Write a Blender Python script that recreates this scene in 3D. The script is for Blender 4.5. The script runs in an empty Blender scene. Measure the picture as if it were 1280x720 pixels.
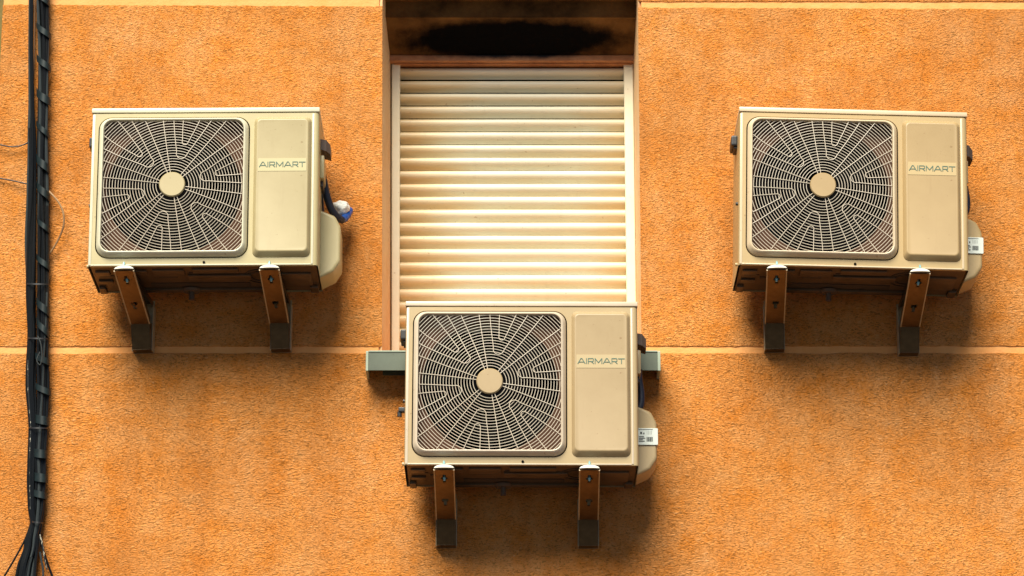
import bpy, bmesh, math, random
from mathutils import Vector, Matrix
S = bpy.context.scene
COL = S.collection
R = math.radians
random.seed(4)

# ------------------------------------------------------------------ camera, world, sun, exposure
W_PX, H_PX = 1280.0, 720.0
TILT = R(16.0)
F = 3910.0                       # focal length in photo pixels
CY = 496.0                       # row of the principal point
CAM = Vector((0.0, -10.7, 1.6))
cd = bpy.data.cameras.new('camera'); cam = bpy.data.objects.new('camera', cd); COL.objects.link(cam)
cam.location = CAM; cam.rotation_euler = (R(90) + TILT, 0, 0)
cd.sensor_width = 36; cd.lens = 36 * F / W_PX
cd.shift_y = (CY - H_PX / 2) / W_PX
cd.clip_start = .1; cd.clip_end = 500
S.camera = cam

SUN_EL, SUN_AZ = R(46), R(-17)   # azimuth: negative = from the left of the wall's normal
w = bpy.data.worlds.new('World'); S.world = w; w.use_nodes = True
nt = w.node_tree
sky = nt.nodes.new('ShaderNodeTexSky'); sky.sky_type = 'NISHITA'; sky.sun_disc = False
sky.sun_elevation = SUN_EL; sky.sun_rotation = R(180) - SUN_AZ * -1
sky.air_density = .35; sky.dust_density = .2; sky.ozone_density = .3; sky.altitude = 600
bg = nt.nodes['Background']; bg.inputs[1].default_value = .05
nt.links.new(sky.outputs[0], bg.inputs[0])
ld = bpy.data.lights.new('sun', 'SUN'); sun = bpy.data.objects.new('sun', ld); COL.objects.link(sun)
ld.energy = 4.8; ld.angle = R(38); ld.color = (1, .94, .79)
sd = Vector((math.sin(SUN_AZ) * math.cos(SUN_EL), -math.cos(SUN_AZ) * math.cos(SUN_EL), math.sin(SUN_EL)))
sun.rotation_euler = sd.to_track_quat('Z', 'Y').to_euler()
sun.location = (-6, -8, 12)
S.view_settings.view_transform = 'Standard'; S.view_settings.look = 'None'
S.view_settings.exposure = .74; S.view_settings.gamma = 1; S.view_settings.use_curve_mapping = False

def at(px, py, y):
    """the point of the plane y = const that a photo pixel sees -> (x, z)"""
    dx = (px - W_PX / 2) / F; dy = (CY - py) / F
    vy = math.cos(TILT) - dy * math.sin(TILT); vz = math.sin(TILT) + dy * math.cos(TILT)
    t = (y - CAM.y) / vy
    return CAM.x + t * dx, CAM.z + t * vz
def ax(px, py, y): return at(px, py, y)[0]
def az(px, py, y): return at(px, py, y)[1]

# ------------------------------------------------------------------ materials
def mat(name, col, rough=.6, metal=0, var=None, vscale=8, bump=0, bscale=60, spec=.5, stretch=(1, 1, 1)):
    m = bpy.data.materials.new(name); m.use_nodes = True; n = m.node_tree; b = n.nodes['Principled BSDF']
    b.inputs['Base Color'].default_value = (*col, 1); b.inputs['Roughness'].default_value = rough
    b.inputs['Metallic'].default_value = metal; b.inputs['Specular IOR Level'].default_value = spec
    tc = n.nodes.new('ShaderNodeTexCoord'); mp = n.nodes.new('ShaderNodeMapping'); mp.inputs['Scale'].default_value = stretch
    n.links.new(tc.outputs['Object'], mp.inputs[0])
    if var:
        t = n.nodes.new('ShaderNodeTexNoise'); t.inputs['Scale'].default_value = vscale; t.inputs['Detail'].default_value = 5
        t.inputs['Roughness'].default_value = .62
        n.links.new(mp.outputs[0], t.inputs['Vector'])
        r = n.nodes.new('ShaderNodeValToRGB'); r.color_ramp.elements[0].position = .33; r.color_ramp.elements[1].position = .68
        r.color_ramp.elements[0].color = (*var, 1); r.color_ramp.elements[1].color = (*col, 1)
        n.links.new(t.outputs[0], r.inputs[0]); n.links.new(r.outputs[0], b.inputs['Base Color'])
    if bump:
        t2 = n.nodes.new('ShaderNodeTexNoise'); t2.inputs['Scale'].default_value = bscale; t2.inputs['Detail'].default_value = 4
        n.links.new(mp.outputs[0], t2.inputs['Vector'])
        bp = n.nodes.new('ShaderNodeBump'); bp.inputs['Strength'].default_value = 1; bp.inputs['Distance'].default_value = bump
        n.links.new(t2.outputs[0], bp.inputs['Height']); n.links.new(bp.outputs[0], b.inputs['Normal'])
    return m

def grime(m, strength=.5):
    n = m.node_tree; b = n.nodes['Principled BSDF']; src = b.inputs['Base Color'].links[0].from_socket
    tc = n.nodes.new('ShaderNodeTexCoord'); mp = n.nodes.new('ShaderNodeMapping'); mp.inputs['Scale'].default_value = (26, 26, 4)
    n.links.new(tc.outputs['Object'], mp.inputs[0])
    t = n.nodes.new('ShaderNodeTexNoise'); t.inputs['Scale'].default_value = 1; t.inputs['Detail'].default_value = 6; t.inputs['Roughness'].default_value = .7
    n.links.new(mp.outputs[0], t.inputs['Vector'])
    f = n.nodes.new('ShaderNodeTexNoise'); f.inputs['Scale'].default_value = 70; f.inputs['Detail'].default_value = 3
    n.links.new(tc.outputs['Object'], f.inputs['Vector'])
    r = n.nodes.new('ShaderNodeMapRange'); r.inputs[1].default_value = .58; r.inputs[2].default_value = .80; r.inputs[4].default_value = strength
    n.links.new(t.outputs[0], r.inputs[0])
    r2 = n.nodes.new('ShaderNodeMapRange'); r2.inputs[1].default_value = .70; r2.inputs[2].default_value = .76; r2.inputs[4].default_value = .6
    n.links.new(f.outputs[0], r2.inputs[0])
    a = n.nodes.new('ShaderNodeMath'); a.operation = 'MAXIMUM'; n.links.new(r.outputs[0], a.inputs[0]); n.links.new(r2.outputs[0], a.inputs[1])
    mx = n.nodes.new('ShaderNodeMix'); mx.data_type = 'RGBA'; mx.blend_type = 'MULTIPLY'; mx.inputs[7].default_value = (.55, .42, .30, 1)
    n.links.new(a.outputs[0], mx.inputs[0]); n.links.new(src, mx.inputs[6]); n.links.new(mx.outputs[2], b.inputs['Base Color'])

def stucco_material():
    m = bpy.data.materials.new('orange_stucco'); m.use_nodes = True; n = m.node_tree; L = n.links.new
    b = n.nodes['Principled BSDF']; b.inputs['Roughness'].default_value = .85; b.inputs['Specular IOR Level'].default_value = .25
    g = n.nodes.new('ShaderNodeNewGeometry')
    # slow warp so that the trowel strokes change direction over the wall
    wn = n.nodes.new('ShaderNodeTexNoise'); wn.inputs['Scale'].default_value = 2.2; wn.inputs['Detail'].default_value = 1
    L(g.outputs['Position'], wn.inputs['Vector'])
    vm = n.nodes.new('ShaderNodeVectorMath'); vm.operation = 'MULTIPLY_ADD'
    vm.inputs[1].default_value = (.13, .13, .13); L(wn.outputs['Color'], vm.inputs[0]); L(g.outputs['Position'], vm.inputs[2])
    mp = n.nodes.new('ShaderNodeMapping'); mp.inputs['Rotation'].default_value = (0, R(-8), 0); mp.inputs['Scale'].default_value = (92, 110, 205)
    L(vm.outputs[0], mp.inputs[0])
    a = n.nodes.new('ShaderNodeTexNoise'); a.inputs['Scale'].default_value = 1; a.inputs['Detail'].default_value = 2.5
    a.inputs['Roughness'].default_value = .55; a.inputs['Distortion'].default_value = .9
    L(mp.outputs[0], a.inputs['Vector'])
    c = n.nodes.new('ShaderNodeTexNoise'); c.inputs['Scale'].default_value = 3.1; c.inputs['Detail'].default_value = 2
    L(mp.outputs[0], c.inputs['Vector'])
    ma = n.nodes.new('ShaderNodeMath'); ma.operation = 'MULTIPLY_ADD'; ma.inputs[1].default_value = .22
    L(c.outputs[0], ma.inputs[0]); L(a.outputs[0], ma.inputs[2])
    bp = n.nodes.new('ShaderNodeBump'); bp.inputs['Strength'].default_value = 1; bp.inputs['Distance'].default_value = .016
    L(ma.outputs[0], bp.inputs['Height']); L(bp.outputs[0], b.inputs['Normal'])
    # paint: patches of deeper and of paler orange, shade in the stroke pits painted in
    p = n.nodes.new('ShaderNodeTexNoise'); p.inputs['Scale'].default_value = 9; p.inputs['Detail'].default_value = 7; p.inputs['Roughness'].default_value = .7
    L(g.outputs['Position'], p.inputs['Vector'])
    r = n.nodes.new('ShaderNodeValToRGB'); e = r.color_ramp.elements
    e[0].position = .36; e[0].color = (.79, .272, .040, 1); e[1].position = .64; e[1].color = (.83, .368, .122, 1)
    L(p.outputs[0], r.inputs[0])
    r2 = n.nodes.new('ShaderNodeValToRGB'); e = r2.color_ramp.elements
    e[0].position = .35; e[0].color = (.46, .47, .36, 1); e[1].position = .45; e[1].color = (1, 1, 1, 1)
    L(a.outputs[0], r2.inputs[0])
    r3 = n.nodes.new('ShaderNodeValToRGB'); e = r3.color_ramp.elements
    e[0].position = .58; e[0].color = (0, 0, 0, 1); e[1].position = .74; e[1].color = (.45, .45, .45, 1)
    L(a.outputs[0], r3.inputs[0])
    mx = n.nodes.new('ShaderNodeMix'); mx.data_type = 'RGBA'; mx.blend_type = 'MULTIPLY'; mx.inputs[0].default_value = .8
    L(r.outputs[0], mx.inputs[6]); L(r2.outputs[0], mx.inputs[7])
    mx2 = n.nodes.new('ShaderNodeMix'); mx2.data_type = 'RGBA'; mx2.inputs[7].default_value = (.82, .55, .30, 1)
    L(r3.outputs[0], mx2.inputs[0]); L(mx.outputs[2], mx2.inputs[6]); L(mx2.outputs[2], b.inputs['Base Color'])
    sm = n.nodes.new('ShaderNodeMapping'); sm.inputs['Scale'].default_value = (7, 7, .55); L(g.outputs['Position'], sm.inputs[0])
    sn = n.nodes.new('ShaderNodeTexNoise'); sn.inputs['Scale'].default_value = 1; sn.inputs['Detail'].default_value = 6; sn.inputs['Roughness'].default_value = .65
    L(sm.outputs[0], sn.inputs['Vector'])
    bn = n.nodes.new('ShaderNodeTexNoise'); bn.inputs['Scale'].default_value = 1.3; bn.inputs['Detail'].default_value = 3; L(g.outputs['Position'], bn.inputs['Vector'])
    ad = n.nodes.new('ShaderNodeMath'); ad.operation = 'ADD'; L(sn.outputs[0], ad.inputs[0]); L(bn.outputs[0], ad.inputs[1])
    r4 = n.nodes.new('ShaderNodeValToRGB'); e = r4.color_ramp.elements
    e[0].position = .78; e[0].color = (.88, .83, .74, 1); e[1].position = 1.0; e[1].color = (1, 1, 1, 1)
    hf = n.nodes.new('ShaderNodeMath'); hf.operation = 'MULTIPLY'; hf.inputs[1].default_value = .93; L(ad.outputs[0], hf.inputs[0]); L(hf.outputs[0], r4.inputs[0])
    mx3 = n.nodes.new('ShaderNodeMix'); mx3.data_type = 'RGBA'; mx3.blend_type = 'MULTIPLY'; mx3.inputs[0].default_value = 1
    L(mx2.outputs[2], mx3.inputs[6]); L(r4.outputs[0], mx3.inputs[7]); L(mx3.outputs[2], b.inputs['Base Color'])
    gn = n.nodes.new('ShaderNodeTexNoise'); gn.inputs['Scale'].default_value = 1.9; gn.inputs['Detail'].default_value = 5; gn.inputs['Roughness'].default_value = .6
    go = n.nodes.new('ShaderNodeVectorMath'); go.inputs[1].default_value = (3.3, 0, 8.1); L(g.outputs['Position'], go.inputs[0]); L(go.outputs[0], gn.inputs['Vector'])
    r5 = n.nodes.new('ShaderNodeValToRGB'); e = r5.color_ramp.elements
    e[0].position = .40; e[0].color = (.99, .94, .78, 1); e[1].position = .62; e[1].color = (1, 1.0, 1.0, 1); L(gn.outputs[0], r5.inputs[0])
    mx4 = n.nodes.new('ShaderNodeMix'); mx4.data_type = 'RGBA'; mx4.blend_type = 'MULTIPLY'; mx4.inputs[0].default_value = 1
    L(mx3.outputs[2], mx4.inputs[6]); L(r5.outputs[0], mx4.inputs[7]); L(mx4.outputs[2], b.inputs['Base Color'])
    return m

M = dict(
    stucco=stucco_material(),
    smooth=mat('smooth_orange_plaster', (.82, .38, .12), .8, var=(.78, .32, .08), vscale=14, bump=.002, bscale=90),
    jamb=mat('pale_jamb_plaster', (.80, .56, .32), .75, var=(.76, .44, .20), vscale=5, bump=.0015, bscale=60),
    soffit=mat('shade_painted_soffit_plaster', (.20, .095, .03), .95, spec=.04, var=(.06, .028, .011), vscale=7, bump=.003, bscale=70),  # recess shade gets painted into this colour as a dark ellipse
    cream=mat('cream_enamel', (.47, .385, .212), .36, var=(.43, .345, .185), vscale=3.5, bump=.0004, bscale=25),
    bezel=mat('pale_plastic', (.68, .62, .48), .30, var=(.62, .55, .42), vscale=6),
    panel=mat('tan_panel', (.435, .345, .192), .40, var=(.39, .305, .165), vscale=5, bump=.0003, bscale=12),
    wire=mat('cream_wire', (.64, .56, .45), .45),
    shroud=mat('brown_shroud', (.10, .050, .032), .9, spec=.05),
    dark=mat('dark_interior', (.004, .004, .004), 1, spec=.0),
    fan=mat('black_fan_plastic', (.005, .005, .005), 1, spec=.0),
    pan=mat('base_pan_metal', (.15, .095, .055), .5, .3, var=(.09, .055, .03), vscale=12),
    pandark=mat('pressed_recess', (.05, .035, .028), .6),
    shaded_steel=mat('shaded_bracket_steel', (.17, .112, .058), .33, .85, var=(.10, .066, .034), vscale=18, bump=.0006, bscale=60),  # bracket colour darkened to hold the shade under the units; flanges stay pale
    flange=mat('worn_cream_enamel', (.50, .39, .23), .4, var=(.38, .27, .14), vscale=25),
    zinc=mat('zinc_plated', (.45, .72, .70), .3, .6),
    rubber=mat('pale_rubber', (.72, .72, .64), .6),
    black=mat('black_plastic', (.016, .016, .018), .45),
    brownp=mat('brown_plastic', (.10, .065, .045), .5),
    cable=mat('black_cable_sheath', (.004, .005, .006), .36, bump=.0004, bscale=200, spec=.25),
    cablegrey=mat('faded_cable_sheath', (.022, .029, .031), .5, spec=.3, bump=.0005, bscale=150),
    wrap=mat('dull_teal_black_wrap', (.013, .024, .026), .5, spec=.3, var=(.007, .013, .015), vscale=40),
    speck=mat('paint_specked_sheath', (.010, .012, .014), .5, var=(.45, .42, .33), vscale=120, stretch=(1, 1, .4)),
    copper=mat('tan_cable_sheath', (.22, .12, .06), .45),
    loop=mat('brown_cable_sheath', (.16, .085, .04), .35, var=(.42, .26, .13), vscale=14),
    foam=mat('white_foam', (.80, .80, .74), .8, bump=.004, bscale=70),
    blue=mat('blue_sleeve', (.010, .075, .33), .4, bump=.001, bscale=60),
    navy=mat('navy_insulation', (.008, .012, .028), .55, bump=.001, bscale=80),
    green=mat('green_grey_ink', (.06, .13, .095), .5),
    strip=mat('yellowed_strip', (.50, .42, .235), .4),
    sticker=mat('white_sticker', (.70, .76, .70), .4),
    ink=mat('black_ink', (.03, .035, .035), .5),
    sill=mat('grey_green_metal', (.095, .118, .083), .45, var=(.07, .085, .058), vscale=9),
    sillend=mat('pale_metal_edge', (.34, .40, .31), .35),
    slat=mat('cream_shutter_slats', (.75, .73, .59), .42, var=(.70, .61, .42), vscale=3.2, stretch=(.5, 1, 9)),
    rail=mat('cream_guide_rail', (.85, .79, .60), .45, var=(.80, .70, .48), vscale=3),
    olive=mat('olive_render', (.16, .12, .03), .85, bump=.004, bscale=40),
    pave=mat('dark_asphalt', (.050, .048, .046), .9, var=(.035, .034, .033), vscale=3, bump=.003, bscale=50),
)
for k_ in ('cream', 'panel', 'bezel', 'rail', 'sill', 'slat'): grime(M[k_], .22 if k_ != 'sill' else .45)
sp = M['speck'].node_tree.nodes
for nd in sp:
    if nd.type == 'VALTORGB': nd.color_ramp.elements[0].position = .40; nd.color_ramp.elements[1].position = .44

# ------------------------------------------------------------------ helpers
class MB:
    def __init__(s): s.v = []; s.f = []
    def add(s, vs, fs):
        o = len(s.v); s.v += [tuple(v) for v in vs]; s.f += [tuple(i + o for i in f) for f in fs]; return s
    def box(s, x0, x1, y0, y1, z0, z1, bev=0):
        if bev:
            bm = bmesh.new(); bmesh.ops.create_cube(bm, size=1)
            for v in bm.verts: v.co = Vector(((x0 + x1) / 2 + v.co.x * (x1 - x0), (y0 + y1) / 2 + v.co.y * (y1 - y0), (z0 + z1) / 2 + v.co.z * (z1 - z0)))
            bmesh.ops.bevel(bm, geom=bm.edges[:], offset=bev, segments=2, affect='EDGES', profile=.6)
            bm.verts.index_update(); s.add([v.co for v in bm.verts], [[v.index for v in f.verts] for f in bm.faces]); bm.free(); return s
        return s.hexa([(x0, y0, z0), (x1, y0, z0), (x1, y1, z0), (x0, y1, z0)], [(x0, y0, z1), (x1, y0, z1), (x1, y1, z1), (x0, y1, z1)])
    def hexa(s, lo, hi):
        return s.add(list(lo) + list(hi), [(3, 2, 1, 0), (4, 5, 6, 7), (0, 1, 5, 4), (1, 2, 6, 5), (2, 3, 7, 6), (3, 0, 4, 7)])
    def loops(s, L, cap0=False, cap1=False):
        n = len(L[0]); o = len(s.v)
        for l in L: s.v += [tuple(p) for p in l]
        for i in range(len(L) - 1):
            for j in range(n):
                k = (j + 1) % n
                s.f.append((o + i * n + j, o + i * n + k, o + (i + 1) * n + k, o + (i + 1) * n + j))
        if cap0: s.f.append(tuple(o + j for j in reversed(range(n))))
        if cap1: s.f.append(tuple(o + (len(L) - 1) * n + j for j in range(n)))
        return s
    def prism(s, prof, axis, a, b):
        def P(p, t): return {'x': (t, p[0], p[1]), 'y': (p[0], t, p[1]), 'z': (p[0], p[1], t)}[axis]
        return s.loops([[P(p, a) for p in prof], [P(p, b) for p in prof]], True, True)
    def tube(s, pts, r, n=6, cap=True, flat=1.0):
        pts = [Vector(p) for p in pts]
        L = []; up = Vector((0, 1, 0))
        for i, p in enumerate(pts):
            d = (pts[min(i + 1, len(pts) - 1)] - pts[max(i - 1, 0)])
            if d.length < 1e-9: d = Vector((0, 0, 1))
            d.normalize()
            u = up if abs(d.dot(up)) < .95 else Vector((1, 0, 0))
            a = d.cross(u).normalized(); b = a.cross(d).normalized()
            rr = r[i] if isinstance(r, (list, tuple)) else r
            L.append([p + a * math.cos(t) * rr + b * math.sin(t) * rr * flat for t in [2 * math.pi * k / n for k in range(n)]])
        return s.loops(L, cap, cap)
    def cyl(s, c, r, h, axis='z', n=24, r2=None):
        r2 = r if r2 is None else r2; L = []
        for rr, t in ((r, 0), (r2, h)):
            l = []
            for k in range(n):
                a = 2 * math.pi * k / n; ca, sa = rr * math.cos(a), rr * math.sin(a)
                l.append({'z': (c[0] + ca, c[1] + sa, c[2] + t), 'y': (c[0] + ca, c[1] + t, c[2] + sa), 'x': (c[0] + t, c[1] + ca, c[2] + sa)}[axis])
            L.append(l)
        return s.loops(L, True, True)
    def build(s, name, m, parent=None, smooth=False, label=None):
        me = bpy.data.meshes.new(name); me.from_pydata(s.v, [], s.f); me.update()
        bm = bmesh.new(); bm.from_mesh(me); bmesh.ops.recalc_face_normals(bm, faces=bm.faces[:]); bm.to_mesh(me); bm.free()
        me.materials.append(m)
        if smooth:
            for p in me.polygons: p.use_smooth = True
            me.set_sharp_from_angle(angle=R(38))
        o = bpy.data.objects.new(name, me); COL.objects.link(o)
        if parent: o.parent = parent
        if label: o['label'] = label
        return o
def tag(o, label, cat, group=None):
    o['label'] = label; o['category'] = cat
    if group: o['group'] = group
    return o
def empty(name, loc, rot=(0, 0, 0)):
    o = bpy.data.objects.new(name, None); COL.objects.link(o); o.location = loc; o.rotation_euler = rot; o.empty_display_size = .1
    return o
def rr(x0, z0, x1, z1, r, y, n=7):
    pts = []
    for cx, cz, a0 in ((x1 - r, z0 + r, -90), (x1 - r, z1 - r, 0), (x0 + r, z1 - r, 90), (x0 + r, z0 + r, 180)):
        for k in range(n + 1):
            a = R(a0 + 90 * k / n); pts.append((cx + r * math.cos(a), y, cz + r * math.sin(a)))
    return pts
def copy_tree(o, parent=None):
    c = o.copy(); COL.objects.link(c); c.parent = parent
    for ch in [q for q in bpy.data.objects if q.parent == o]: copy_tree(ch, c)
    return c
def smooth_path(pts, k=8):
    pts = [Vector(p) for p in pts]; out = []
    for i in range(len(pts) - 1):
        p0 = pts[max(i - 1, 0)]; p1 = pts[i]; p2 = pts[i + 1]; p3 = pts[min(i + 2, len(pts) - 1)]
        for j in range(k):
            t = j / k
            out.append(.5 * ((2 * p1) + (p2 - p0) * t + (2 * p0 - 5 * p1 + 4 * p2 - p3) * t * t + (3 * p1 - p0 - 3 * p2 + p3) * t ** 3))
    out.append(pts[-1]); return out

# ------------------------------------------------------------------ ground
g = MB().add([(-60, -60, 0), (60, -60, 0), (60, 60, 0), (-60, 60, 0)], [(0, 1, 2, 3)]).build('street', M['pave']); g['kind'] = 'structure'

# ------------------------------------------------------------------ wall
FR = .31                                     # depth of the window frame behind the wall face
LIN = .12                                    # depth of the lintel face
XL = ax(4, 0, 0); XR = 3.6; ZT = 8.0
# edges of the opening (slightly out of plumb, as in the photo)
z_b = az(640, 441, 0)
oL0, oL1 = at(477.5, 437, 0), at(478, 0, 0)  # left edge, low and high
oR0, oR1 = at(802, 437, 0), at(797.5, 0, 0)
def oxl(z): t = (z - oL0[1]) / (oL1[1] - oL0[1]); return oL0[0] + t * (oL1[0] - oL0[0])
def oxr(z): t = (z - oR0[1]) / (oR1[1] - oR0[1]); return oR0[0] + t * (oR1[0] - oR0[0])
ZO = az(640, -14, 0)                         # top of the recess, just above the picture
band_hi, band_lo = az(640, 433, 0), az(640, 441.5, 0)
wall = empty('stucco_wall', (0, 0, 0)); tag(wall, 'rough orange stucco house wall with thin smooth bands around the shuttered window', 'wall')
T = .004
def slab(mb, xa0, xa1, xb0, xb1, z0l, z0r, z1l, z1r, y0, y1):
    # quad slab: bottom xa0..xa1, top xb0..xb1
    mb.hexa([(xa0, y0, z0l), (xa1, y0, z0r), (xa1, y1, z0r), (xa0, y1, z0l)], [(xb0, y0, z1l), (xb1, y0, z1r), (xb1, y1, z1r), (xb0, y1, z1l)])
# core behind the stucco: its front shows in the grooves
core = MB(); B = .42
slab(core, XL + .002, XR, XL + .002, XR, 0, 0, z_b - .01, z_b - .01, T, T + B)
slab(core, XL + .002, oxl(z_b) - .012, XL + .002, oxl(ZO) - .012, z_b - .01, z_b - .01, ZO, ZO, T, T + B)
slab(core, oxr(z_b) + .012, XR, oxr(ZO) + .012, XR, z_b - .01, z_b - .01, ZO, ZO, T, T + B)
slab(core, XL + .002, XR, XL + .002, XR, ZO + .021, ZO + .021, ZT, ZT, T, T + .09)
slab(core, XL + .002, XR, XL + .002, XR, ZO + .6, ZO + .6, ZT, ZT, T + .09, T + B)
core.build('smooth_band', M['smooth'], wall)
# stucco fields with slightly wandering edges
def field(name, x0f, x1f, zlo, zhi):
    n = 140; mb = MB(); fr = []; bk = []
    zs0 = [random.gauss(0, .0009) for _ in range(n + 1)]; zs1 = [random.gauss(0, .0012) for _ in range(n + 1)]
    V = []; Fc = []
    for i in range(n + 1):
        t = i / n
        xl = x0f(zlo(t)) + t * (x1f(zlo(t)) - x0f(zlo(t))); xh = x0f(zhi(t)) + t * (x1f(zhi(t)) - x0f(zhi(t)))
        zl = zlo(t) + zs0[i]; zh = zhi(t) + zs1[i]
        V += [(xl, T + .002, zl), (xl, 0.0012, zl + .0), (xl, 0, zl + .003), (xh, 0, zh - .003), (xh, .0012, zh), (xh, T + .002, zh)]
    for i in range(n):
        for k in range(5):
            a = i * 6 + k; Fc.append((a, a + 1, a + 7, a + 6))
    Fc.append(tuple(range(6))); Fc.append(tuple(n * 6 + k for k in range(6)))
    mb.add(V, Fc).build(name, M['stucco'], wall)
xleft = lambda z: XL; xright = lambda z: XR
top_l = lambda px: az(px, 5.7 + (11.2 - 5.7) * px / 1280, 0)       # the upper band runs a little out of level
field('stucco_panel', xleft, oxl, lambda t: band_hi, lambda t: top_l(478 * t))
field('stucco_panel', oxr, xright, lambda t: band_hi + .001, lambda t: top_l(800 + 480 * 2.2 * t) if t < .45 else top_l(1280))
field('stucco_panel', xleft, xright, lambda t: .02, lambda t: band_lo)
zt2 = az(640, 0.4, 0)
field('stucco_panel', oxr, xright, lambda t: zt2 - .004 + .006 * 0, lambda t: ZO)
field('stucco_panel', xleft, oxl, lambda t: az(0, -4, 0), lambda t: ZO)
field('stucco_panel', xleft, xright, lambda t: ZO + .0, lambda t: ZT - .01)
# jambs (smooth, pale), from the wall face back to the frame
zj0 = z_b - .01
fl0, fl1 = at(489.3, 430, FR), at(489.5, 80, FR)
fr0, fr1 = at(796, 430, FR), at(791.5, 80, FR)
def fxl(z): t = (z - fl0[1]) / (fl1[1] - fl0[1]); return fl0[0] + t * (fl1[0] - fl0[0])
def fxr(z): t = (z - fr0[1]) / (fr1[1] - fr0[1]); return fr0[0] + t * (fr1[0] - fr0[0])
def jamb(fo, fi, s):
    L = []
    for z in (zj0, ZO):
        L.append([(fo(z), .001, z), (fi(z), FR + .08, z), (fi(z) + s * .10, FR + .08, z), (fo(z) + s * .011, .012, z)])
    return MB().loops(L, True, True)
jamb(oxl, fxl, -1).build('jamb', M['jamb'], wall)
jamb(oxr, fxr, 1).build('jamb', M['jamb'], wall)
# lintel face and soffit
zl = az(640, 22, LIN)
zs = az(640, 79, FR - .02)
X0, X1 = oxl(ZO) - .03, oxr(ZO) + .04
lt = MB().box(X0, X1, LIN, LIN + .012, zl + .0002, ZO + .05)
XA, XB = ax(495, 44, .16), ax(784, 44, .16)
YI = FR - .03; SLO = (zl - az(640, 68.5, YI)) / (YI - LIN)
def slot(t, z):                               # rounded slot the shutter runs up into; t shrinks it
    pts = []
    for k in range(64):
        a = 2 * math.pi * (k + .5) / 64; ca, sa = math.cos(a), math.sin(a)
        pts.append(((XA + XB) / 2 + ((XB - XA) / 2 - t) * abs(ca) ** .5 * (1 if ca > 0 else -1), (LIN + YI) / 2 + .006 + ((YI - LIN) / 2 - .007 - t + .0012 * math.sin(2 * a + 1) + .0008 * math.sin(5 * a)) * abs(sa) ** .75 * (1 if sa > 0 else -1), z))
    return [(p[0], p[1], p[2] - SLO * (p[1] - LIN)) for p in pts]
def rim(z):
    pts = []
    cx_, cy_ = (X0 + X1) / 2, (LIN + YI) / 2; hx_, hy_ = (X1 - X0) / 2, (YI - LIN) / 2
    out = []
    for k in range(64):
        a = 2 * math.pi * (k + .5) / 64; ca, sa = math.cos(a), math.sin(a); q = max(abs(ca), abs(sa))
        out.append((cx_ + hx_ * ca / q, cy_ + hy_ * sa / q, z - SLO * hy_ * (1 + sa / q)))
    return out
YE = FR + .05
lt.hexa([(X0, LIN + .0121, zl), (X1, LIN + .0121, zl), (X1, YE, zl - SLO * (YE - LIN)), (X0, YE, zl - SLO * (YE - LIN))],
        [(X0, LIN + .0121, zl + .03), (X1, LIN + .0121, zl + .03), (X1, YE, zl + .03), (X0, YE, zl + .03)])
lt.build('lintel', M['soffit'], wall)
def paint_shade(m, zc, hz):                          # recess shade painted as a dark ellipse, edges broken up by noise
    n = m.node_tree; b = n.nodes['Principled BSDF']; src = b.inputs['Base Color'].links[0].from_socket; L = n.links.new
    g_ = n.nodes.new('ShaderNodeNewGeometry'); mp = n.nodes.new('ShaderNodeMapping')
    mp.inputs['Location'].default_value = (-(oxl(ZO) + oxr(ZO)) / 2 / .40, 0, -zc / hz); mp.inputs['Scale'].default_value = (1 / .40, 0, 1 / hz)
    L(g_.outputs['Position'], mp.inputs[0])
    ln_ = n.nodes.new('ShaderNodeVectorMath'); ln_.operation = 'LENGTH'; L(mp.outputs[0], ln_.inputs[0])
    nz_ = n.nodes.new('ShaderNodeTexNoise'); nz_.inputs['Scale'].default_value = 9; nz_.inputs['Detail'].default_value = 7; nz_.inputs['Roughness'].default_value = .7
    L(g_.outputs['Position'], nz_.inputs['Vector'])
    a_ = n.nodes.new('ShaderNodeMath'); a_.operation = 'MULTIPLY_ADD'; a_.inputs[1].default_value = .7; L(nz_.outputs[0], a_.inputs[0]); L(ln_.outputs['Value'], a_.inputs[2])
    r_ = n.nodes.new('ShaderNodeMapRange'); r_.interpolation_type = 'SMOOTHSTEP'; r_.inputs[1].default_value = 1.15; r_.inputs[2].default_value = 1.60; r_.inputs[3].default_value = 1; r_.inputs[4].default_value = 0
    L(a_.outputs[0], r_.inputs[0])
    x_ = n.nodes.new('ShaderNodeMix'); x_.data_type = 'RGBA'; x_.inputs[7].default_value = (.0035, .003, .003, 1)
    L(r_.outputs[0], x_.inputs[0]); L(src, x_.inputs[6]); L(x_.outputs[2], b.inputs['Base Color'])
ZS0, ZS1 = zl, az(640, 70, FR - .03)
paint_shade(M['soffit'], (ZS0 + ZS1) / 2 - .004, (ZS0 - ZS1) / 2 * 1.05)
MB().box(oxl(ZO), oxr(ZO), .011, LIN + .01, ZO, ZO + .02).build('recess_head', M['soffit'], wall)
# the olive neighbouring wall, just seen past the left corner
nb = MB().box(-6, XL - .05, .55, .9, 0, ZT).build('neighbouring_wall', M['olive']); tag(nb, 'dark olive wall set back beyond the left corner of the orange wall', 'wall')

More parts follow.
